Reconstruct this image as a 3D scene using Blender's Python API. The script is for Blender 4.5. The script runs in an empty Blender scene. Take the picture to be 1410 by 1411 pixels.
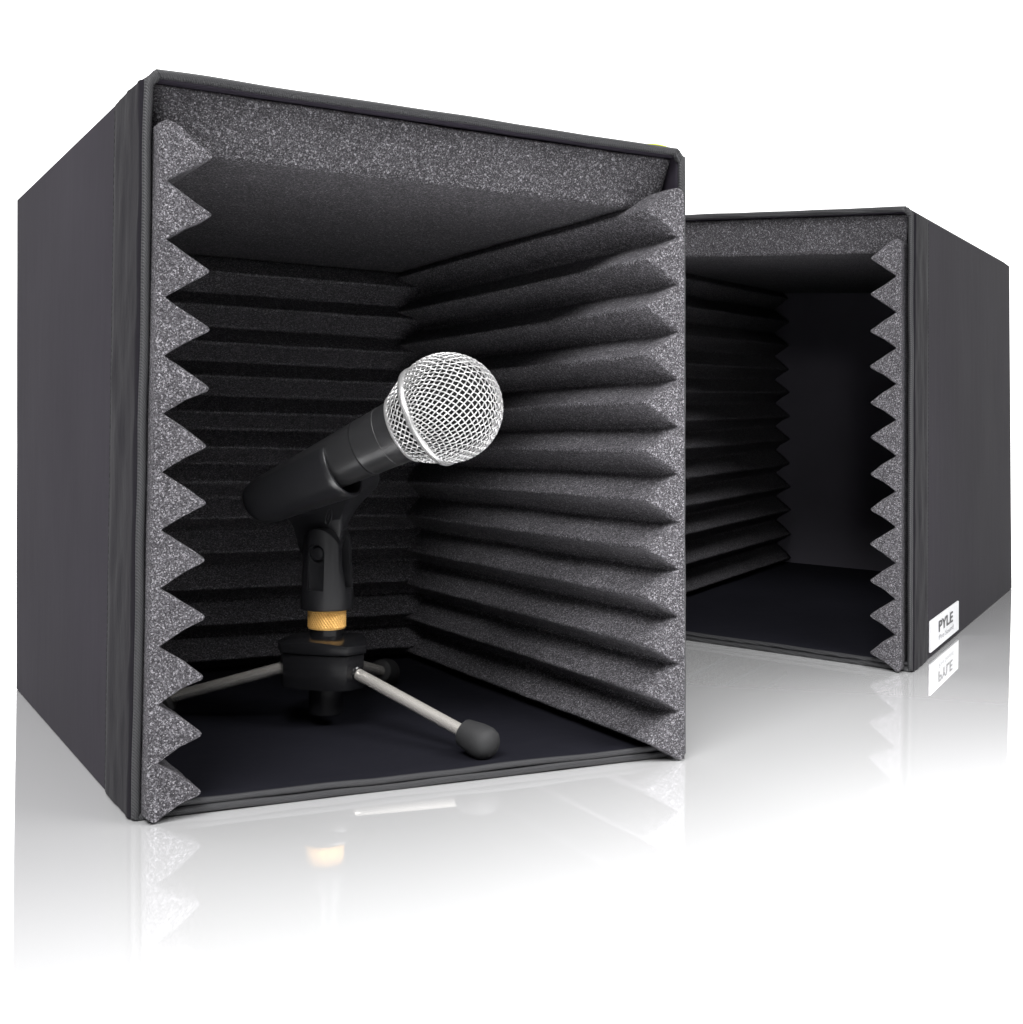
import bpy, bmesh, math, random
from mathutils import Vector, Matrix, noise
random.seed(4)
V = Vector
sc = bpy.context.scene
COL = sc.collection
PI = math.pi

# ------------------------------------------------------------------ helpers
class MB:
    """collects geometry, then links it as ONE mesh object"""
    def __init__(s):
        s.v = []; s.f = []; s.sm = []
    def add(s, vs, fs, smooth=True):
        o = len(s.v); s.v += [V(p) for p in vs]
        for f in fs:
            s.f.append(tuple(i + o for i in f)); s.sm.append(smooth)
    def grid(s, rows, closed_u=False, closed_v=False, cap0=False, cap1=False, smooth=True, capsmooth=False):
        n = len(rows); m = len(rows[0]); vs = [p for r in rows for p in r]; fs = []
        for i in range(n if closed_v else n - 1):
            for j in range(m if closed_u else m - 1):
                a = i*m + j; b = i*m + (j+1) % m; i2 = (i+1) % n
                fs.append((a, b, i2*m + (j+1) % m, i2*m + j))
        s.add(vs, fs, smooth); o = len(s.v) - len(vs)
        if cap0: s.f.append(tuple(o + j for j in reversed(range(m)))); s.sm.append(capsmooth)
        if cap1: s.f.append(tuple(o + (n-1)*m + j for j in range(m))); s.sm.append(capsmooth)
    def lathe(s, org, ax, prof, n=48, smooth=True, cap0=True, cap1=True):
        ax = V(ax).normalized(); u = ax.orthogonal().normalized(); w = ax.cross(u)
        rows = [[V(org) + ax*t + (u*math.cos(2*PI*k/n) + w*math.sin(2*PI*k/n))*r for k in range(n)] for t, r in prof]
        s.grid(rows, closed_u=True, cap0=cap0, cap1=cap1, smooth=smooth)
    def tube(s, pts, r, n=6, closed=False, cap=True):
        pts = [V(p) for p in pts]; N = len(pts); rows = []; u = None
        for i, p in enumerate(pts):
            a = pts[(i-1) % N] if (closed or i) else p; b = pts[(i+1) % N] if (closed or i < N-1) else p
            t = (b - a).normalized()
            if u is None: u = t.orthogonal().normalized()
            u = (u - t*u.dot(t)).normalized(); w = t.cross(u)
            rr = r[i] if isinstance(r, (list, tuple)) else r
            rows.append([p + (u*math.cos(2*PI*k/n) + w*math.sin(2*PI*k/n))*rr for k in range(n)])
        s.grid(rows, closed_u=True, closed_v=closed, cap0=cap and not closed, cap1=cap and not closed)
    def box(s, a, b):
        x0, y0, z0 = a; x1, y1, z1 = b
        s.add([(x0,y0,z0),(x1,y0,z0),(x1,y1,z0),(x0,y1,z0),(x0,y0,z1),(x1,y0,z1),(x1,y1,z1),(x0,y1,z1)],
              [(0,3,2,1),(4,5,6,7),(0,1,5,4),(1,2,6,5),(2,3,7,6),(3,0,4,7)], False)
    def map(s, fn):
        s.v = [fn(p) for p in s.v]; return s
    def build(s, name, mat, parent=None, org=None, recalc=True):
        me = bpy.data.meshes.new(name)
        o = V(org) if org is not None else V((0,0,0))
        me.from_pydata([p - o for p in s.v], [], s.f); me.update()
        for p, k in zip(me.polygons, s.sm): p.use_smooth = k
        if recalc:
            bm = bmesh.new(); bm.from_mesh(me); bmesh.ops.recalc_face_normals(bm, faces=bm.faces[:]); bm.to_mesh(me); bm.free()
        me.materials.append(mat)
        ob = bpy.data.objects.new(name, me); COL.objects.link(ob)
        if parent is not None:
            ob.parent = parent
            ob.location = o - wloc(parent)
        else: ob.location = o
        return ob
def wloc(o):
    p = V(o.location)
    while o.parent: o = o.parent; p += V(o.location)
    return p
def autosmooth(ob, ang=35):
    """hard edges above an angle"""
    me = ob.data; bm = bmesh.new(); bm.from_mesh(me)
    for e in bm.edges:
        if len(e.link_faces) == 2 and e.calc_face_angle(0) > math.radians(ang): e.smooth = False
    for f in bm.faces: f.smooth = True
    bm.to_mesh(me); bm.free(); return ob
def boolean(a, b, op):
    m = a.modifiers.new('b', 'BOOLEAN'); m.operation = op; m.object = b; m.solver = 'EXACT'
    bpy.context.view_layer.update()
    dg = bpy.context.evaluated_depsgraph_get()
    me = bpy.data.meshes.new_from_object(a.evaluated_get(dg))
    a.modifiers.clear(); old = a.data; a.data = me; bpy.data.meshes.remove(old)
    bpy.data.objects.remove(b)
def bevel_ob(ob, w, seg=2, ang=40):
    bm = bmesh.new(); bm.from_mesh(ob.data)
    bmesh.ops.remove_doubles(bm, verts=bm.verts[:], dist=1e-5)
    bmesh.ops.dissolve_limit(bm, angle_limit=math.radians(2), verts=bm.verts[:], edges=bm.edges[:])
    es = [e for e in bm.edges if len(e.link_faces) == 2 and e.calc_face_angle(0) > math.radians(ang)]
    bmesh.ops.bevel(bm, geom=es, offset=w, segments=seg, profile=.6, affect='EDGES', clamp_overlap=True)
    bm.to_mesh(ob.data); bm.free()
    return autosmooth(ob, 50)
def thing(name, loc, label, cat, group=None):
    o = bpy.data.objects.new(name, None); COL.objects.link(o); o.location = loc; o.empty_display_size = .05
    o['label'] = label; o['category'] = cat
    if group: o['group'] = group
    return o
def nz(p, sc_, seed=0): return noise.noise(V((p[0]*sc_ + seed*7.3, p[1]*sc_ - seed*3.1, p[2]*sc_ + seed*1.7)))
def smooth01(t): t = max(0, min(1, t)); return t*t*(3-2*t)

# ------------------------------------------------------------------ materials
def mat(name):
    m = bpy.data.materials.new(name); m.use_nodes = True
    nt = m.node_tree; b = nt.nodes['Principled BSDF']
    return m, nt, b
def nd(nt, t, **kw):
    n = nt.nodes.new(t)
    for k, v in kw.items():
        if k in ('operation', 'feature', 'wave_type', 'bands_direction', 'data_type', 'blend_type', 'noise_dimensions'): setattr(n, k, v)
        else: n.inputs[k].default_value = v
    return n
def ramp(nt, stops):
    r = nt.nodes.new('ShaderNodeValToRGB'); e = r.color_ramp.elements
    while len(e) < len(stops): e.new(.5)
    for el, (p, c) in zip(e, stops): el.position = p; el.color = (*c, 1)
    return r
def simple(name, col, rough, metal=0, bump=0, bscale=300, rvar=0, spec=.5, sheen=0):
    m, nt, b = mat(name); L = nt.links
    b.inputs['Base Color'].default_value = (*col, 1); b.inputs['Roughness'].default_value = rough
    b.inputs['Metallic'].default_value = metal; b.inputs['Specular IOR Level'].default_value = spec
    b.inputs['Sheen Weight'].default_value = sheen
    tc = nt.nodes.new('ShaderNodeTexCoord')
    if bump:
        n = nd(nt, 'ShaderNodeTexNoise', Scale=bscale, Detail=3); L.new(tc.outputs['Object'], n.inputs['Vector'])
        bp = nd(nt, 'ShaderNodeBump', Strength=bump, Distance=.0004); L.new(n.outputs['Fac'], bp.inputs['Height']); L.new(bp.outputs['Normal'], b.inputs['Normal'])
    if rvar:
        n2 = nd(nt, 'ShaderNodeTexNoise', Scale=40, Detail=4); L.new(tc.outputs['Object'], n2.inputs['Vector'])
        mr = nd(nt, 'ShaderNodeMapRange'); mr.inputs['To Min'].default_value = rough - rvar; mr.inputs['To Max'].default_value = rough + rvar
        L.new(n2.outputs['Fac'], mr.inputs['Value']); L.new(mr.outputs['Result'], b.inputs['Roughness'])
    return m
def foam_mat(name, k, gs=1150, gk=1):
    m, nt, b = mat(name); L = nt.links
    tc = nt.nodes.new('ShaderNodeTexCoord')
    v = nd(nt, 'ShaderNodeTexVoronoi', Scale=1900); L.new(tc.outputs['Object'], v.inputs['Vector'])
    sep = nt.nodes.new('ShaderNodeSeparateColor'); L.new(v.outputs['Color'], sep.inputs['Color'])
    r = ramp(nt, [(p, tuple(k*q for q in c)) for p, c in [(0, (.020,.0185,.021)), (.36, (.045,.043,.048)), (.66, (.084,.080,.089)), (.88, (.142,.137,.149)), (1, (.29,.28,.30))]])
    L.new(sep.outputs['Red'], r.inputs['Fac'])
    v2 = nd(nt, 'ShaderNodeTexVoronoi', Scale=gs); L.new(tc.outputs['Object'], v2.inputs['Vector'])
    s2 = nt.nodes.new('ShaderNodeSeparateColor'); L.new(v2.outputs['Color'], s2.inputs['Color'])
    r2 = ramp(nt, [(.93, (0,0,0)), (.99, (.13*k*gk,.127*k*gk,.135*k*gk))]); L.new(s2.outputs['Blue'], r2.inputs['Fac'])  # sparse glints of the foam cells, painted into the colour
    ad = nd(nt, 'ShaderNodeVectorMath', operation='ADD'); L.new(r.outputs['Color'], ad.inputs[0]); L.new(r2.outputs['Color'], ad.inputs[1])
    n = nd(nt, 'ShaderNodeTexNoise', Scale=24, Detail=3); L.new(tc.outputs['Object'], n.inputs['Vector'])
    mr = nd(nt, 'ShaderNodeMapRange'); mr.inputs['To Min'].default_value = .82; mr.inputs['To Max'].default_value = 1.15
    L.new(n.outputs['Fac'], mr.inputs['Value'])
    mx = nd(nt, 'ShaderNodeVectorMath', operation='SCALE'); L.new(ad.outputs['Vector'], mx.inputs[0]); L.new(mr.outputs['Result'], mx.inputs['Scale'])
    L.new(mx.outputs['Vector'], b.inputs['Base Color'])
    b.inputs['Roughness'].default_value = .8; b.inputs['Specular IOR Level'].default_value = .25
    bp = nd(nt, 'ShaderNodeBump', Strength=.55, Distance=.0007); L.new(sep.outputs['Green'], bp.inputs['Height']); L.new(bp.outputs['Normal'], b.inputs['Normal'])
    return m
def fabric_mat(name, col, rough=.5, sheen=.25, weave=2600, bstr=.12, wr=.25):
    m, nt, b = mat(name); L = nt.links
    b.inputs['Specular IOR Level'].default_value = .022; b.inputs['Roughness'].default_value = rough; b.inputs['Sheen Weight'].default_value = sheen; b.inputs['Sheen Roughness'].default_value = .5
    tc = nt.nodes.new('ShaderNodeTexCoord')
    n = nd(nt, 'ShaderNodeTexNoise', Scale=9, Detail=4); L.new(tc.outputs['Object'], n.inputs['Vector'])
    r = ramp(nt, [(.3, tuple(c*.9 for c in col)), (.7, tuple(c*1.1 for c in col))]); L.new(n.outputs['Fac'], r.inputs['Fac']); L.new(r.outputs['Color'], b.inputs['Base Color'])
    mp = nt.nodes.new('ShaderNodeMapping'); mp.inputs['Scale'].default_value = (1, 1, .35); L.new(tc.outputs['Object'], mp.inputs['Vector'])
    n2 = nd(nt, 'ShaderNodeTexNoise', Scale=weave, Detail=1); L.new(mp.outputs['Vector'], n2.inputs['Vector'])
    n3 = nd(nt, 'ShaderNodeTexNoise', Scale=60, Detail=4); L.new(mp.outputs['Vector'], n3.inputs['Vector'])
    b1 = nd(nt, 'ShaderNodeBump', Strength=bstr, Distance=.0003); L.new(n2.outputs['Fac'], b1.inputs['Height'])
    b2 = nd(nt, 'ShaderNodeBump', Strength=wr, Distance=.001); L.new(n3.outputs['Fac'], b2.inputs['Height']); L.new(b1.outputs['Normal'], b2.inputs['Normal'])
    L.new(b2.outputs['Normal'], b.inputs['Normal'])
    return m
def piping_mat():
    m, nt, b = mat('twill_piping'); L = nt.links
    tc = nt.nodes.new('ShaderNodeTexCoord')
    w = nd(nt, 'ShaderNodeTexWave', Scale=420, Distortion=.6, wave_type='BANDS', bands_direction='DIAGONAL'); L.new(tc.outputs['Object'], w.inputs['Vector'])
    r = ramp(nt, [(0, (.009,.009,.0105)), (1, (.032,.032,.035))]); L.new(w.outputs['Color'], r.inputs['Fac']); L.new(r.outputs['Color'], b.inputs['Base Color'])
    bp = nd(nt, 'ShaderNodeBump', Strength=.5, Distance=.0006); L.new(w.outputs['Color'], bp.inputs['Height']); L.new(bp.outputs['Normal'], b.inputs['Normal'])
    b.inputs['Roughness'].default_value = .6
    return m
def knurl_mat():
    m, nt, b = mat('knurled_brass'); L = nt.links
    b.inputs['Base Color'].default_value = (.78,.46,.14,1); b.inputs['Metallic'].default_value = .5; b.inputs['Roughness'].default_value = .42
    return m
M = {
 'foam': foam_mat('open_cell_foam', .86),
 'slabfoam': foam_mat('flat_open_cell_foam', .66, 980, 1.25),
 'shell': fabric_mat('black_nylon', (.0225,.0196,.0262), .6, 0),
 'hem': fabric_mat('black_nylon_hem', (.0140,.0130,.0160), .55, 0, wr=.9),
 'liner': fabric_mat('black_liner', (.0105,.0105,.0140), .6, .0, weave=1800, bstr=.3, wr=.4),
 'pipe': piping_mat(),
 'litbacking': fabric_mat('lightened_backing', (.075,.071,.085), .6, 0),  # dark liner made paler: light inside the rear box put into its colour
 'thread': simple('black_thread', (.008,.008,.009), .8),
 'lime': simple('lime_ribbon', (.55,.62,.02), .7),
 'plastic': simple('black_plastic', (.012,.012,.0135), .33, 0, .25, 1800, .06),
 'satin': simple('black_satin_enamel', (.017,.017,.018), .34, 0, .15, 2500, .05),
 'glossblack': simple('gloss_black_plastic', (.008,.008,.009), .22, 0, .05, 500, .04),
 'rubber': simple('black_rubber', (.014,.014,.015), .72, 0, .35, 1500),
 'nickel': simple('satin_nickel_mesh', (.60,.595,.595), .34, .72, 0, 300, .06),
 'chrome': simple('polished_nickel', (.95,.91,.85), .22, .74, .03, 90, .05),
 'inner': simple('dark_windscreen_foam', (.004,.004,.004), .95),
 'brass': knurl_mat(),
 'white': simple('white_label', (.88,.88,.90), .45),
 'ink': simple('dark_print', (.05,.05,.055), .6),
 'inkpale': simple('grey_print', (.30,.30,.32), .6),
}

# ------------------------------------------------------------------ floor
def floor_mat():
    m, nt, b = mat('white_gloss_acrylic')
    b.inputs['Base Color'].default_value = (.86,.86,.865,1); b.inputs['Metallic'].default_value = .56; b.inputs['Roughness'].default_value = .045
    b.inputs['IOR'].default_value = 3.0
    L = nt.links; tc = nt.nodes.new('ShaderNodeTexCoord')
    n = nd(nt, 'ShaderNodeTexNoise', Scale=3.5, Detail=5); L.new(tc.outputs['Object'], n.inputs['Vector'])
    mr = nd(nt, 'ShaderNodeMapRange'); mr.inputs['To Min'].default_value = .015; mr.inputs['To Max'].default_value = .035
    L.new(n.outputs['Fac'], mr.inputs['Value']); L.new(mr.outputs['Result'], b.inputs['Roughness'])
    return m
fl = MB(); fl.add([(-60,-20,0),(60,-20,0),(60,120,0),(-60,120,0)], [(0,1,2,3)], False)
o = fl.build('floor', floor_mat()); o['kind'] = 'structure'

# ------------------------------------------------------------------ recording boxes
HN = .34
def trilinear(c, W, D):
    def fn(p):
        s, t, u = p[0]/W, p[1]/D, p[2]/HN
        a = c['FBL'].lerp(c['FBR'], s); b = c['BBL'].lerp(c['BBR'], s)
        e = c['FTL'].lerp(c['FTR'], s); g = c['BTL'].lerp(c['BTR'], s)
        return a.lerp(b, t).lerp(e.lerp(g, t), u)
    return fn
TH = .0042
NT = 12; ZT = .3145; PER = ZT/NT; TOOTH = .0208
def resample(poly, step, closed=True):
    out = []; n = len(poly)
    for i in range(n if closed else n-1):
        a = V(poly[i]); b = V(poly[(i+1) % n]); k = max(1, int((b-a).length/step + .5))
        for j in range(k): out.append(a.lerp(b, j/k))
    if not closed: out.append(V(poly[-1]))
    return out
def offset_poly(poly, d):
    """shrink a closed CCW polygon inwards by d, mitre limited"""
    n = len(poly); out = []
    for i in range(n):
        a, b, c = poly[i-1], poly[i], poly[(i+1) % n]
        e1 = (b-a).normalized(); e2 = (c-b).normalized()
        n1 = V((-e1.y, e1.x)); n2 = V((-e2.y, e2.x)); m = n1 + n2
        if m.length < 1e-6: m = n1
        m.normalize(); out.append(b + m*d/max(.55, m.dot(n1)))
    return out
def wedge_profile(base, ztop, nteeth, round_top=True, z0=.0012):
    """outline in (q, z): q = 0 at the wall, teeth towards +q"""
    per = (ztop - z0)/nteeth; pts = [(0, z0 + .002), (.002, z0)]
    for k in range(nteeth):
        zb = z0 + k*per; j = random.uniform(-.0006, .0006)
        zm = zb + per*.5 + j - .0016*(1 - k/nteeth); tip = base + TOOTH + random.uniform(-.0006, .0004)
        if k: pts += [(base - .0003, zb)]
        else: pts += [(base, zb)]
        pts += [(base + TOOTH*.5, zb + per*.255), (tip - .0019, zm - per*.062), (tip - .0009, zm - per*.036), (tip - .0004, zm), (tip - .0009, zm + per*.036), (tip - .0019, zm + per*.062)]
        if k < nteeth - 1 or not round_top: pts += [(base + TOOTH*.5, zb + per*.745)]
        else: pts += [(base + TOOTH*.62, zb + per*.74), (base + .0065, zb + per*.93), (base + .0030, zb + per*1.02), (base - .001, zb + per*1.055), (.003, zb + per*1.03), (.0008, zb + per*.98)]
    if not round_top: pts += [(base, ztop), (0, ztop)]
    return [V(p) for p in pts]
def wedge_foam(y0, y1, base, place, seed, ztop=ZT, soft=.0022):
    """place(q, y, z) -> nominal box coordinates; front end at y0 with a softened rim"""
    prof = resample(wedge_profile(base, ztop, NT), .0032)
    mb = MB(); rows = []; capped = False
    ends = [(0, soft), (.15*soft, .48*soft), (.5*soft, .13*soft), (soft, 0)]
    n = 44; ys = [(y0 + dy, sh) for dy, sh in ends] + [(y0 + soft + (y1 - y0 - soft)*k/n, 0) for k in range(1, n+1)]
    for y, sh in ys:
        pr = []
        for p in prof:
            q, z = p
            if q < .0012: q += sh*.55
            else: q -= sh*.75*smooth01((q - .002)/.006)
            z -= sh*.6*smooth01((z - ztop + PER*.10)/(PER*.12))
            pr.append(V((q, z)))
        row = []
        for q, z in pr:
            a = smooth01((y - y0)/.03)*.0011 + .00025
            a *= .28; dq = nz((q, y, z), 45, seed)*a + nz((q, y, z), 160, seed+2)*.00025
            dz = nz((q, y, z), 38, seed+5)*a*1.1 + nz((q, y, z), 150, seed+4)*.00025
            if q < .001: dq = 0
            row.append(place(q + dq, y, max(.0008, z + dz)))
        rows.append(row)
        if not capped:
            capped = True; row0 = row; qz = pr
    # front face: strips from every outline point back to the wall line, a small convex piece on top
    qw = soft*.55; i1 = max(range(len(qz)), key=lambda i: qz[i].y); zend = qz[-1].y
    ie = i1
    while ie < len(qz) - 1 and qz[ie].x > .0022: ie += 1
    zend = qz[ie].y; k0 = max(i for i in range(i1 + 1) if qz[i].y <= zend and i > i1 - 14)
    i_s = min(range(8), key=lambda i: qz[i].y)
    wall = [place(qw, y0, max(.0008, qz[i].y)) for i in range(i_s, k0 + 1)]; frn = row0[i_s:k0 + 1]
    mb.grid(rows, closed_u=True, cap1=True)
    mb.grid([frn, wall])
    mb.add([wall[-1]] + row0[k0:ie + 1], [tuple(range(ie - k0 + 2))], False)
    return mb
def slab_x(x0, x1, y0, y1, z0, z1, r, seed, amp=.0006, slant=0, tilt=0):
    """soft edged slab whose front is at y0; long along x"""
    prof = [(y0 + r, z0), (y1, z0), (y1, z1), (y0 + r, z1)]
    for k in range(1, 6):
        a = PI/2 + k*PI/12; prof.append((y0 + r + r*math.cos(a), z1 - r + r*math.sin(a)))
    prof.append((y0, z0 + r))
    for k in range(1, 5):
        a = PI + k*PI/10; prof.append((y0 + r + r*math.cos(a), z0 + r + r*math.sin(a)))
    prof = [(y + tilt*max(0, 1 - (y - y0)/.03)*(z1 - z)/(z1 - z0), z) for y, z in prof]
    pr = resample([V(p) for p in prof], .006); mb = MB(); rows = []; n = 48
    for i in range(n+1):
        t = i/n; row = []
        for y, z in pr:
            ex = slant*(z1 - z)/(z1 - z0)
            x = x0 + ex*.3 + (x1 - ex - x0 - ex*.3)*t
            row.append(V((x, y + nz((x, y, z), 40, seed)*amp, z + nz((x, y, z), 33, seed+3)*amp)))
        rows.append(row)
    mb.grid(rows, closed_u=True, cap0=True, cap1=True)
    return mb
def panel(axis, a0, a1, thick0, thick1, l0, l1, seed, amp=.0006, r=.0028, chamf=0):
    """fabric covered board. axis 'z': stands, x from thick0..thick1, y from a0..a1, z from l0..l1.
       axis 'x': lies, z from thick0..thick1, y from a0..a1, x from l0..l1. rounded front edge at y = a0"""
    prof = []
    for k in range(9):
        a = PI/2 + k*PI/8; prof.append((a0 + r + r*math.cos(a), (thick0+thick1)/2 + (thick1-thick0)/2*math.sin(a)))
    for k in range(1, 25): prof.append((a0 + r + (a1 - a0 - r)*k/24, thick0))
    prof.append((a1, thick1))
    for k in range(23, 0, -1): prof.append((a0 + r + (a1 - a0 - r)*k/24, thick1))
    mb = MB(); rows = []; n = 40
    for i in range(n+1):
        t = i/n; row = []
        for y, q in prof:
            l = l0 + (l1 - l0)*t
            if chamf:
                c = chamf*(q - thick0)/(thick1 - thick0); l = l0 + c + (l1 - l0 - 2*c)*t
            e = math.sin(PI*t)**.3*math.sin(PI*max(.02, min(.98, (y - a0)/(a1 - a0))))**.3 if 0 < t < 1 else 0
            d = (nz((q*.2, y, l), 9, seed)*amp*1.6 + nz((q*.2, y, l), 34, seed+1)*amp*.35)*e
            row.append(V((q + d, y, l)) if axis == 'z' else V((l, y, q + d)))
        rows.append(row)
    mb.grid(rows, closed_u=True, cap0=True, cap1=True)
    return mb
def wavy(pts_fn, n, seed, amp=.0004, sc_=25):
    out = []
    for i in range(n+1):
        p = V(pts_fn(i/n)); out.append(p + V((nz(p, sc_, seed), nz(p, sc_, seed+1), nz(p, sc_, seed+2)))*amp)
    return out

def recording_box(corners, W, D, label, hem, seed, back_wedges=True, extra=None):
    c = {k: V(v) for k, v in corners.items()}
    T = trilinear(c, W, D); org = c['FBL'].lerp(c['BBR'], .5)
    root = thing('recording_box', org, label, 'isolation box', 'foam lined recording boxes')
    def put(mb, name, m, parent=root, auto=False):
        mb.map(T); ob = mb.build(name, M[m], parent, org)
        if auto: autosmooth(ob, 40)
        return ob
    for side in (0, 1):
        s = -1 if side == 0 else 1
        X = (lambda q, s=s: q if s < 0 else W - q)          # q = distance in from the outer face
        zt = HN - .0044
        p = panel('z', .001, D, 0, TH, .0005, zt, seed + side*11)
        if side: p.map(lambda v: V((W - v.x, v.y, v.z)))
        sp = put(p, 'side_panel', 'shell', auto=True)
        # hem strip folded round the front edge, 0.8 mm proud, wrinkled
        hb = MB(); rows = []
        prof = [(-.0001, hem), (-.0009, hem - .0006)] + [(-.0010, hem - .0006 - (hem - .006)*k/10) for k in range(1, 11)] + [(-.0009, .0030), (.0005, .0012)]
        for i in range(61):
            z = .0008 + (zt - .0014)*i/60; row = []
            for q, y in prof:
                w = nz((y*3, 0, z*.9), 30, seed+side+20)*.0007 + nz((y*5, 0, z), 70, seed+side+23)*.0004
                edge = smooth01((hem - y)/.006)*smooth01((y - .001)/.004)
                row.append(V((X(q - max(-.0004, w*1.3)*edge - .0002*edge), y, z)))
            rows.append(row)
        hb.grid(rows); put(hb, 'hem', 'hem', sp)
        # inner fold line of the hem, near the rim
        st = MB(); L = .0034; z = .004
        while z < zt - .004:
            y = hem + .0010 + nz((0, 0, z), 30, seed)*.0004
            st.tube([V((X(-.0004), y, z)), V((X(-.0006), y, z + L*.5)), V((X(-.0004), y, z + L*.86))], .00042, 5); z += L
        put(st, 'stitching', 'thread', sp)
        pp = MB(); pp.tube(wavy(lambda t: (X(.0019), .0006, .0012 + (zt - .0016)*t), 70, seed + side, .0006), .0021, 10)
        put(pp, 'edge_piping', 'pipe', sp)
        fo = wedge_foam(-.0095, D - TH - .001, .0052, lambda q, y, z, X=X: V((X(TH + (.0022 if side else -.0002) + q), y, z)), seed + 40 + side)
        put(fo, 'wedge_foam', 'foam', auto=False)
    # roof: bevelled ends, rim rolled over the front
    rf = panel('x', .001, D, HN - .0042, HN, .0006, W - .0006, seed + 3, chamf=.0058)
    roof = put(rf, 'roof_panel', 'shell', auto=True)
    rp = MB(); rp.tube(wavy(lambda t: (.0055 + (W - .011)*t, .0004, HN - .0021), 80, seed + 7, .0006), .0022, 10)
    put(rp, 'edge_piping', 'pipe', roof)
    for a, b in (((.0022, .0010, HN - .0062), (.0062, .0006, HN - .0020)), ((W - .0022, .0010, HN - .0062), (W - .0062, .0006, HN - .0020))):
        cf = MB(); cf.tube([V(a).lerp(V(b), k/6) for k in range(7)], [.0024, .0026, .0024, .0025, .0024, .0026, .0023], 9); put(cf, 'corner_fold', 'pipe', roof)
    put(slab_x(TH + .0012, W - TH - .0012, .0055, D - TH - .001, HN - .0330, HN - .0046, .0028, seed + 5, slant=.0035, tilt=.009), 'flat_foam', 'slabfoam')
    # base and its rolled front edges
    bp = panel('x', .002, D - TH - .0004, .0008, .0062, TH + .0005, W - TH - .0005, seed + 9, amp=.0008)
    base = put(bp, 'base_panel', 'liner', auto=True)
    for zz, rr, yy in ((.0054, .0017, .0016), (.0020, .0018, .0008)):
        q = MB(); q.tube(wavy(lambda t: (TH*.4 + (W - TH*.8)*t, yy, zz), 90, seed + zz*1000, .0007, 30), rr, 9); put(q, 'edge_piping', 'pipe', base)
    bk = MB(); n = 24; rows = []
    x0, x1, z0, z1 = TH + .0004, W - TH - .0004, .0035, HN - .0054
    for i in range(n+1):
        rows.append([V((x0 + (x1-x0)*j/n, D - TH + nz((j*.02, i*.02, 0), 8, seed)*.0008, z0 + (z1-z0)*i/n)) for j in range(n+1)])
    bk.grid(rows); bk.add([(x0, D - .0004, z0), (x1, D - .0004, z0), (x1, D - .0004, z1), (x0, D - .0004, z1)], [(0,1,2,3)], False)
    lo = [V((x0 + (x1-x0)*j/n, D - TH, z0)) for j in range(n+1)]
    bk.box((x0, D - .0040, z0), (x1, D - .0008, z1))
    put(bk, 'back_panel', 'liner' if back_wedges else 'litbacking')
    if back_wedges:
        prof_w = W - 2*TH - .012
        def pl(q, y, z): return V((TH + .006 + y, D - TH - .002 - q, z + .006))
        put(wedge_foam(0, prof_w, .0065, pl, seed + 60, ztop=.300), 'wedge_foam', 'foam')
    return root, T, org, put

B1 = {'FBL': (-.1728,.6045,0), 'FBR': (.0982,.7303,0), 'BBL': (-.3325,.8883,0), 'BBR': (-.0615,1.0141,0),
      'FTL': (-.1697,.6045,.3464), 'FTR': (.0950,.7303,.3362), 'BTL': (-.3348,.8883,.3345), 'BTR': (-.0701,1.0141,.3244)}
B2 = {'FBL': (.0714,1.1741,0), 'FBR': (.2976,.9726,0), 'BBL': (.3295,1.6603,0), 'BBR': (.5558,1.4587,0),
      'FTL': (.0678,1.1741,.3637), 'FTR': (.2958,.9726,.3448), 'BTL': (.3223,1.6603,.3808), 'BTR': (.5503,1.4587,.3619)}
W1, D1, W2, D2 = .2987, .3256, .303, .550
box_a, TA, orgA, putA = recording_box(B1, W1, D1, 'larger black fabric box in front, wedge foam inside, holding a microphone on a small tripod', .052, 1)
box_b, TB, orgB, putB = recording_box(B2, W2, D2, 'empty black fabric box behind on the right with a white printed label on its side', .056, 2, back_wedges=False)

# lime ribbon peeping over the roof of the front box
lt = MB(); rows = []
for k in range(13):
    t = k/12; x = W1 - .024 + .0226*t
    z = HN + .0005 + .0014*math.sin(PI*min(1, t*1.25))**.6 if t < .8 else HN + .0005 - (t - .8)*.012
    rows.append([V((x, y, z)) for y in (.0040, .0050, .0060)] + [V((x, y, z - .0008)) for y in (.0060, .0040)])
lt.grid(rows, closed_u=True, cap0=True, cap1=True)
putA(lt, 'ribbon_tab', 'lime')

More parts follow.
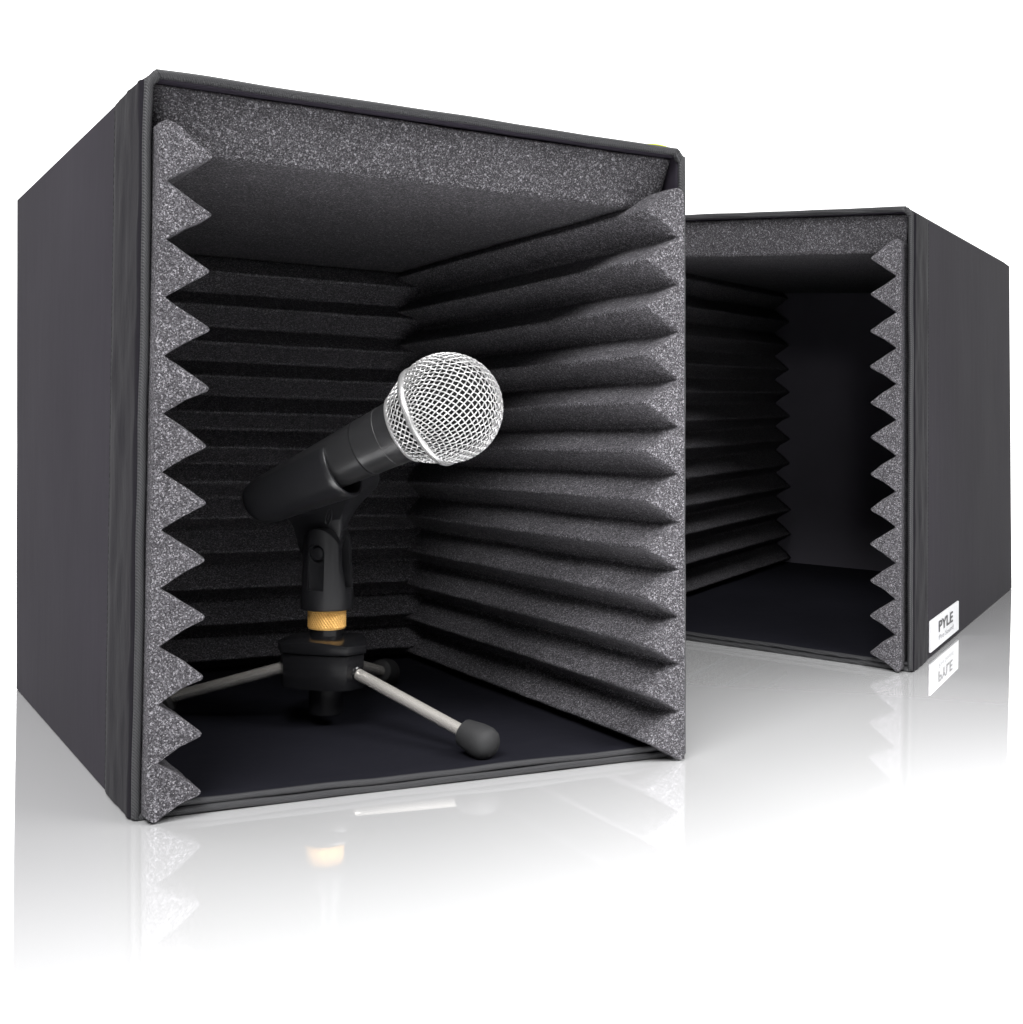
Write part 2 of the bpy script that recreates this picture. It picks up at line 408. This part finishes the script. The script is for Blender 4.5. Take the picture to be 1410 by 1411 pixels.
# printed label on the right side of the rear box
def on_right(s, z, out=.0): return TB(V((W2 + out, s, z)))
LS0, LS1, LZ0, LZ1 = .066, .196, .0045, .0285
lb = MB(); n = 12
def lab(a, b, out): return V((W2 + out, LS0 + (LS1 - LS0)*a, LZ0 + (LZ1 - LZ0)*b))
rows = [[lab(j/n, i/n, .0014) for j in range(n+1)] for i in range(n+1)]
lb.grid(rows); 
ring = [lab(j/n, 0, .0014) for j in range(n)] + [lab(1, j/n, .0014) for j in range(n)] + [lab(1-j/n, 1, .0014) for j in range(n)] + [lab(0, 1-j/n, .0014) for j in range(n)]
lb.grid([ring, [V((W2 - .0010, p.y, p.z)) for p in ring]], closed_u=True, smooth=False)
label = putB(lb, 'brand_label', 'white')
def text_mesh(body, bold):
    cu = bpy.data.curves.new('t', 'FONT'); cu.body = body; cu.size = 1; cu.align_x = 'LEFT'; cu.offset = bold; cu.resolution_u = 3
    ob = bpy.data.objects.new('t', cu); COL.objects.link(ob); bpy.context.view_layer.update()
    me = bpy.data.meshes.new_from_object(ob.evaluated_get(bpy.context.evaluated_depsgraph_get()))
    vs = [V(v.co) for v in me.vertices]; fs = [tuple(p.vertices) for p in me.polygons]
    bpy.data.objects.remove(ob); bpy.data.meshes.remove(me)
    x0 = min(v.x for v in vs); x1 = max(v.x for v in vs); y0 = min(v.y for v in vs); y1 = max(v.y for v in vs)
    return [((v.x-x0)/(x1-x0), (v.y-y0)/(y1-y0)) for v in vs], fs
def lettering(body, bold, a0, a1, b0, b1, m):
    vs, fs = text_mesh(body, bold); mb = MB()
    mb.add([lab(a0 + (a1-a0)*x, b0 + (b1-b0)*y, .0018) for x, y in vs], fs, False)
    putB(mb, 'lettering', m, label)
lettering('PYLE', .022, .26, .76, .46, .82, 'ink')
lettering('Pro Sound', 0, .27, .78, .20, .36, 'inkpale')

# ------------------------------------------------------------------ camera model used to lay out the stand inside the box
F_, CX_, CY_, HC, ROLL = 1813.6, 705., 570.87, .18849, .00838
def at(px, py, d):
    a, b = px - CX_, py - CY_; c, s = math.cos(ROLL), math.sin(ROLL)
    return V(((c*a + s*b)*d/F_, d, HC - (-s*a + c*b)*d/F_))

# ------------------------------------------------------------------ microphone
G = at(617, 562, .700); R = at(345, 694, .745)
A = (G - R).normalized(); LEN = (G - R).length
UPM = (V((0,0,1)) - A*A.z).normalized(); SD = A.cross(UPM)
RG = .0290
mic = thing('microphone', R.lerp(G, .5), 'black handheld microphone with round silver mesh grille, tilted up in its clip', 'microphone')
mo = wloc(mic)
t_ring, t_col, t_groove = .915*LEN, .795*LEN, .60*LEN
r_col = .0188
# handle
def hr(t):
    k = t/(t_col)
    return .0112 + (.0176 - .0112)*max(0, k)**1.15
prof = [(.0010, .0020), (.0012, .0070), (.0022, .0092), (.0040, .0103)] + [(t_col*k/24, hr(t_col*k/24)) for k in range(2, 25)]
prof = [p for p in prof if abs(p[0] - t_groove) > .0011]
g = [(t_groove - .0007, hr(t_groove)), (t_groove - .0004, hr(t_groove) - .0010), (t_groove + .0004, hr(t_groove) - .0010), (t_groove + .0007, hr(t_groove) + .0002)]
prof = sorted(prof + g)
hb = MB(); hb.lathe(R, A, prof, 64); autosmooth(hb.build('handle', M['satin'], mic, mo), 40)
cb = MB(); e = t_col - .0105
cb.lathe(R, A, [(e, hr(e) + .0000), (e + .0001, hr(e) + .0002), (e + .0003, hr(e) + .0002), (e + .0004, hr(e))], 64, cap0=False, cap1=False)
cb.build('trim_line', simple('grey_trim', (.05,.05,.05), .4), mic, mo)
# collar ring
cl = MB(); cl.lathe(R, A, [(t_col - .0006, hr(t_col) - .001), (t_col - .0008, r_col + .0002), (t_col - .0002, r_col + .0008), (t_col + .0010, r_col + .0008), (t_col + .0015, r_col + .0002), (t_col + .0014, r_col - .002)], 72)
autosmooth(cl.build('collar', M['nickel'], mic, mo), 50)
# grille: woven wire dome and cone with a band between them
gr = MB(); off = LEN - t_ring; th_max = PI/2 + math.asin(min(.9, off/RG))
gp = .00305; wr_ = .00038; amp = .00042
def dome(u, v, lift):
    rho = math.hypot(u, v); th = rho/RG
    if rho < 1e-9: d = A.copy()
    else: d = A*math.cos(th) + (UPM*(u/rho) + SD*(v/rho))*math.sin(th)
    # slightly flattened front
    return G + d*(RG + lift)
lim = th_max*RG
for fam in (0, 1):
    n = int(lim/gp)
    for i in range(-n, n+1):
        c0 = (i + .5*(0))*gp
        if abs(c0) >= lim*.985: continue
        half = math.sqrt(lim*lim - c0*c0); N = max(8, int(2*half/.00075)); pts = []
        for k in range(N+1):
            w = -half + 2*half*k/N
            lift = amp*math.cos(PI*(w/gp + i))*(1 if fam == 0 else -1)
            u, v = (c0, w) if fam == 0 else (w, c0)
            ca, sa = math.cos(.62), math.sin(.62)
            pts.append(dome(u*ca - v*sa, u*sa + v*ca, lift))
        gr.tube(pts, wr_, 6)
t0, t1 = t_col + .0008, t_ring
nw = 40
for fam in (-1, 1):
    for i in range(nw):
        pts = []; N = 30
        for k in range(N+1):
            q = k/N; t = t0 + (t1 - t0)*q
            r = r_col + (RG*math.sin(th_max) - r_col)*(q**.82)
            a = 2*PI*i/nw + fam*q*.62
            lift = amp*math.cos(PI*(q*.62*2*nw/(2*PI) + i*0) + (0 if fam > 0 else PI))
            pts.append(R + A*t + (UPM*math.cos(a) + SD*math.sin(a))*(r + lift))
        gr.tube(pts, wr_, 6)
grille = gr.build('grille', M['nickel'], mic, mo, recalc=False)
bd = MB(); rb = RG*math.sin(th_max)
bd.lathe(R, A, [(t_ring - .0021, rb - .0008), (t_ring - .0020, rb + .0004), (t_ring - .0015, rb + .0015), (t_ring - .0002, rb + .0018), (t_ring + .0001, rb + .0010), (t_ring + .0004, rb + .0018), (t_ring + .0017, rb + .0016), (t_ring + .0022, rb + .0006), (t_ring + .0023, rb - .0008)], 96, cap0=False, cap1=False)
autosmooth(bd.build('grille_band', M['nickel'], mic, mo), 60)
ib = MB(); ip = []
for k in range(25):
    a = PI*k/24; ri = RG - .0034; t = LEN + ri*math.cos(a)
    if t > t_ring: ip.append((t, ri*math.sin(a)))
ip += [(t_col + .001, r_col - .0028)]
ib.lathe(R, A, list(reversed(ip)), 48); ib.build('windscreen_liner', M['inner'], mic, mo)

# ------------------------------------------------------------------ tripod desk stand
C0 = V((-.1070, .7700, .0066))
stand = thing('microphone_stand', C0, 'small black desk tripod with chrome legs, brass collar and microphone clip', 'tripod stand')
def sp(mb, name, m, parent=stand, org=C0, ang=38): return autosmooth(mb.build(name, M[m], parent, org), ang)
cx, cy = C0.x, C0.y
# hub: triangle with cut corners, flange above, column below and above
fn_ = math.radians(256)
def hexa(Lg, Sh, z, rot=fn_):
    Rin = (Lg + 2*Sh)/(2*math.sqrt(3)); Rs = (Lg + 2*Sh)/math.sqrt(3) - Sh*math.sqrt(3)/2; pts = []
    for k in range(3):
        a = rot + k*2*PI/3; nn = V((math.cos(a), math.sin(a), 0)); tt = V((-math.sin(a), math.cos(a), 0))
        for j in range(9):
            s = -1 + 2*j/8
            bow = .0022*(1 - s*s)
            pts.append(V((cx, cy, z)) + nn*(Rin + bow) + tt*s*Lg/2)
    return pts
hub = MB(); z = lambda q: C0.z + q
hub.grid([hexa(.0385, .0130, .0300), hexa(.0385, .0130, .0500)], closed_u=True, cap0=True, cap1=True, smooth=False)
ob = hub.build('hub', M['glossblack'], stand, C0); bevel_ob(ob, .0008, 2)
fg = MB()
h1 = hexa(.0410, .0140, .0505); h2 = hexa(.0410, .0140, .0555)
h2 = [p + V((0, 0, .0022*math.cos(math.pi*.5*((k % 9) - 4)/4))) for k, p in enumerate(h2)]
h3 = []
for p in h2:
    d = V((p.x - cx, p.y - cy, 0)); h3.append(V((cx, cy, .0588)) + d.normalized()*.0108)
fg.grid([h1, h2, h3], closed_u=True, cap0=True, cap1=True, smooth=False)
ob = fg.build('hub_cap', M['glossblack'], stand, C0); bevel_ob(ob, .0007, 2, 30)
tb = MB(); tb.lathe((cx, cy, .0128), (0,0,1), [(0, .0092), (.0006, .0100), (.0165, .0100), (.0175, .0100)], 40); sp(tb, 'centre_tube', 'glossblack')
nk = MB(); nk.lathe((cx, cy, .0555), (0,0,1), [(0, .0098), (.0075, .0096), (.0076, .0094), (.0085, .0094)], 40); sp(nk, 'neck', 'glossblack')
# knurled brass collar: diamond knurl in the mesh
kn = MB(); rows = []; nk_ = 240; zz0, zz1 = .0628, .0738; nr = 26
rows.append([V((cx + .0088*math.cos(2*PI*j/nk_), cy + .0088*math.sin(2*PI*j/nk_), zz0)) for j in range(nk_)])
for i in range(nr+1):
    t = i/nr; row = []
    for j in range(nk_):
        a = 2*PI*j/nk_; u = j/3.0; w = i/3.0
        d = abs(((u + w) % 2) - 1) + abs(((u - w) % 2) - 1)
        r = .01105 + (.00030*(d - 1) if 1 < i < nr - 1 else -.0003)
        row.append(V((cx + r*math.cos(a), cy + r*math.sin(a), zz0 + (zz1 - zz0)*t)))
    rows.append(row)
rows.append([V((cx + .0088*math.cos(2*PI*j/nk_), cy + .0088*math.sin(2*PI*j/nk_), zz1)) for j in range(nk_)])
kn.grid(rows, closed_u=True, cap0=True, cap1=True, smooth=False); kn.build('brass_collar', M['brass'], stand, C0)
# legs
for ang, rad in ((-38, .1150), (78, .1130), (171, .1050)):
    d = V((math.cos(math.radians(ang)), math.sin(math.radians(ang)), 0))
    p0 = V((cx, cy, .0400)) + d*.0215; p1 = V((cx, cy, .0165)) + d*(rad - .004)
    ax = (p1 - p0).normalized(); Lg = (p1 - p0).length
    lg = MB(); lg.lathe(p0, ax, [(0, .0034), (Lg, .0034)], 32); leg = sp(lg, 'leg', 'chrome')
    sk = MB(); sk.lathe(p0 + ax*.0035, ax, [(-.004, .0050), (.0008, .0050), (.0014, .0045), (.0015, .0033)], 28); sp(sk, 'leg_socket', 'glossblack', leg)
    ft = MB(); ft.lathe(p1 - ax*.006, ax, [(-.0004, .0036), (0, .0066), (.0006, .0074), (.004, .0080), (.010, .0090), (.0150, .0092), (.0180, .0084), (.0200, .0066), (.0211, .0036), (.0214, .0010)], 40)
    zlow = min(v.z for v in ft.v); sp(ft, 'rubber_foot', 'rubber', leg)
# clip: fork with slot, neck blade and half open barrel
hz = V((A.x, A.y, 0)).normalized(); pv = V((hz.y, -hz.x, 0))            # pv points to the viewer side
if pv.y > 0: pv = -pv
zf0, zf1, zp = .0742, .1225, .1072
fk = MB(); fk.lathe((cx, cy, zf0), (0,0,1), [(0, .0146), (.0006, .0154), (.006, .0156), (.016, .0148), (zf1 - zf0, .0134)], 64)
fork = fk.build('clip_fork', M['plastic'], stand, C0)
def prism(poly_uv, u, w, org, n, h0, h1):
    mb = MB(); a = [org + u*x + w*y + n*h0 for x, y in poly_uv]; b = [org + u*x + w*y + n*h1 for x, y in poly_uv]
    mb.grid([a, b], closed_u=True, cap0=True, cap1=True, smooth=False); return mb
UZ = V((0,0,1)); O = V((cx, cy, 0))
sl = [(-.03, .0835), (-.03, .14), (.03, .14), (.03, .0835)]
k = prism([(x, y) for x, y in [(-.03, .0865), (.03, .0865), (.03, .14), (-.03, .14)]], hz, UZ, O, pv, -.0058, .0040).build('cutter', M['plastic']); boolean(fork, k, 'DIFFERENCE')
arch = [(-.03, .06), (.03, .06), (.03, .080), (.0150, .084), (.0120, .1010)] + [(.0118*math.cos(a), .1090 + .0125*math.sin(a)) for a in [PI*j/14 for j in range(15)]] + [(-.0120, .1010), (-.0150, .084), (-.03, .080)]
k = prism(arch, hz, UZ, O, pv, -.04, .04).build('cutter', M['plastic']); boolean(fork, k, 'INTERSECT')
rc = MB(); rc.lathe(O + UZ*zp + pv*.0098, pv, [(0, .0054), (.02, .0054)], 40); k = rc.build('cutter', M['plastic']); boolean(fork, k, 'DIFFERENCE')
k = prism([(-.0054, .0860), (.0054, .0860), (.0054, .1072), (-.0054, .1072)], hz, UZ, O, pv, .0112, .03).build('cutter', M['plastic']); boolean(fork, k, 'DIFFERENCE')
bevel_ob(fork, .0005, 2, 35)
sw = MB(); sw.lathe(O + UZ*zp + pv*.0062, pv, [(0, .0044), (.0046, .0044), (.0058, .0036), (.0062, .0020)], 36); sp(sw, 'pivot_screw', 'plastic', fork)
# barrel
def bar_r(t): return .0140 + .0044*(max(0, t)/(.50*LEN))**1.2
BM = .475*LEN; BO = -.0012
bar = MB(); rows = []; openh = math.radians(50); na = 44
def barring(t, r, drop):
    ctr = R + A*t - UPM*(.0008 + .0030*max(0, t)/BM); row = []
    for j in range(na+1):
        a = openh + (2*PI - 2*openh)*j/na
        row.append(ctr + (UPM*math.cos(a) + SD*math.sin(a))*r)
    return row
outer = []
for k in range(8):
    q = k/7*PI/2; outer.append((-.0010 + .0110*(1 - math.cos(q)) , bar_r(0)*(.10 + .90*math.sin(q))))
outer += [(BM*k/14, bar_r(BM*k/14)) for k in range(3, 14)]
outer += [(BM - .0008, bar_r(BM)), (BM, bar_r(BM) - .0004), (BM, bar_r(BM) - .0018), (BM - .0006, bar_r(BM) - .0022)]
inner = [(BM*k/14, bar_r(BM*k/14) - .0022) for k in range(13, 2, -1)] + [(.0012, .0012)]
rows = [barring(t, r, 0) for t, r in outer + inner]
bar.grid(rows, closed_v=True)
# close the two lips
m_ = na + 1; nrow = len(rows)
barrel = sp(bar, 'clip_barrel', 'plastic', ang=50)
# neck blade: outline traced in the plane of the microphone axis
def inplane(px, py):
    """point of the blade plane (through C0, spanned by hz and z) seen at a photo pixel"""
    ray = at(px, py, 1.0) - V((0, 0, HC)); den = ray.dot(pv)
    return V((0, 0, HC)) + ray*((V((cx, cy, 0)) - V((0, 0, HC))).dot(pv)/den)
trace = [(414, 752), (412, 742), (408, 728), (400, 713), (389, 703), (392, 690), (430, 672), (470, 652), (505, 650), (507, 668), (500, 678), (489, 692), (480, 708), (474, 724), (471, 740), (466, 758), (459, 778), (450, 786), (436, 784), (424, 772)]
pl = [inplane(*p) for p in trace]
uv = [((p - O).dot(hz), p.z) for p in pl]
# smooth the outline
sm = []
n = len(uv)
for i in range(n):
    p0, p1, p2, p3 = (V(uv[(i+k) % n]) for k in (-1, 0, 1, 2))
    for j in range(4):
        t = j/4; sm.append(.5*((2*p1) + (p2 - p0)*t + (2*p0 - 5*p1 + 4*p2 - p3)*t*t + (3*p1 - p0 - 3*p2 + p3)*t**3))
top = max(p[1] for p in uv); nb = MB(); rws = []
def thick(z):
    k = smooth01((z - .118)/(.150 - .118)); return .0042 + .0095*k
for s in (-1, -.82, .82, 1):
    sh = .0010 if abs(s) == 1 else 0; cen = V((sum(p[0] for p in sm)/len(sm), sum(p[1] for p in sm)/len(sm)))
    row = []
    for p in sm:
        q = V(p) + (cen - V(p)).normalized()*sh
        row.append(O + hz*q.x + UZ*q.y + pv*(s*thick(q.y) - .0008))
    rws.append(row)
nb.grid(rws, closed_u=True, cap0=True, cap1=True)
neck = sp(nb, 'clip_neck', 'plastic', ang=50)
# small moulded oval recess mark on the neck
c_ = inplane(460, 711); ov = MB(); pts = []
for j in range(28):
    a = 2*PI*j/28; x = .0019*math.cos(a); y = .0048*math.sin(a)
    q = c_ + hz*(x + y*.42) + UZ*y
    pts.append(q + pv*(thick(q.z) - .0006))
ov.tube(pts, .00035, 6, closed=True); ov.tube([c_ + hz*(-.0008) + UZ*(-.0018) + pv*(thick(c_.z) - .0006), c_ + hz*.0012 + UZ*.0026 + pv*(thick(c_.z) - .0006)], .0004, 6)
sp(ov, 'moulded_mark', 'plastic', neck)

# ------------------------------------------------------------------ camera
cam = bpy.data.cameras.new('camera'); co = bpy.data.objects.new('camera', cam); COL.objects.link(co); sc.camera = co
co.matrix_world = Matrix.Translation((0, 0, HC)) @ Matrix.Rotation(PI/2, 4, 'X') @ Matrix.Rotation(ROLL, 4, 'Z')
cam.sensor_width = 36; cam.sensor_fit = 'AUTO'; cam.lens = F_/1411*36
cam.shift_x = 0; cam.shift_y = -(705.5 - CY_)/1411
cam.clip_start = .01; cam.clip_end = 500

# ------------------------------------------------------------------ light: white studio with a big softbox over the front
w = bpy.data.worlds.new('World'); sc.world = w; w.use_nodes = True; nt = w.node_tree
bg = nt.nodes['Background']; bg.inputs['Color'].default_value = (1, 1, 1, 1)
tc = nt.nodes.new('ShaderNodeTexCoord'); sx = nt.nodes.new('ShaderNodeSeparateXYZ'); nt.links.new(tc.outputs['Generated'], sx.inputs[0])
mr = nt.nodes.new('ShaderNodeMapRange'); mr.interpolation_type = 'SMOOTHSTEP'
mr.inputs['From Min'].default_value = -.30; mr.inputs['From Max'].default_value = .40
mr.inputs['To Min'].default_value = .04; mr.inputs['To Max'].default_value = 1.9
nt.links.new(sx.outputs['Y'], mr.inputs['Value']); nt.links.new(mr.outputs['Result'], bg.inputs['Strength'])
def area(name, loc, target, size, power, size_y=None, col=(1,1,1)):
    l = bpy.data.lights.new(name, 'AREA'); l.energy = power; l.size = size; l.color = col
    if size_y: l.shape = 'RECTANGLE'; l.size_y = size_y
    ob = bpy.data.objects.new(name, l); COL.objects.link(ob); ob.location = loc
    ob.rotation_euler = (V(target) - V(loc)).to_track_quat('-Z', 'Y').to_euler(); return ob
area('softbox_key', (-.38, -.42, 1.45), (.0, .80, .10), .9, 50, .7)

area('overhead_fill', (.30, .10, 1.60), (.30, .40, .0), .9, 8, .6)  # unseen fill, added to whiten the foreground floor
area('front_fill', (.02, -.95, .50), (.12, 1.0, .14), .55, .5, .45)  # weak frontal fill added to lift the box interiors
# added fill strip: whitens the floor before the boxes, tilted towards the camera side
st_ = area('floor_fill', (.03, .32, .50), (.22, .14, 0), 1.2, 9.2, .10)
st_.data.spread = math.radians(118)
xa = V((.907, .421, 0)); zd = (V((.03, .32, .50)) - V((.12, .12, 0))).normalized(); ya = zd.cross(xa).normalized(); xa = ya.cross(zd)
st_.matrix_world = Matrix.Translation((.03, .32, .50)) @ Matrix((xa, ya, zd)).transposed().to_4x4()
s2_ = area('gap_fill', (.40, .52, .50), (.27, .62, 0), .34, 2.2, .10)  # second added fill, brightens the floor between the boxes
s2_.data.spread = math.radians(105)
l = bpy.data.lights.new('interior_fill', 'SPOT'); l.energy = 15; l.spot_size = math.radians(15); l.spot_blend = .8; l.shadow_soft_size = .05  # narrow beam added to light only the inside of the rear box
ob = bpy.data.objects.new('interior_fill', l); COL.objects.link(ob); ob.location = (-.05, -.5, .45)
ob.rotation_euler = (V((.35, 1.4, .16)) - V((-.05, -.5, .45))).to_track_quat('-Z', 'Y').to_euler()
sc.view_settings.view_transform = 'Standard'; sc.view_settings.look = 'None'
sc.view_settings.exposure = 0; sc.view_settings.gamma = 1; sc.view_settings.use_curve_mapping = False
sc.render.engine = 'CYCLES'
sc.cycles.max_bounces = 8; sc.cycles.use_denoising = True
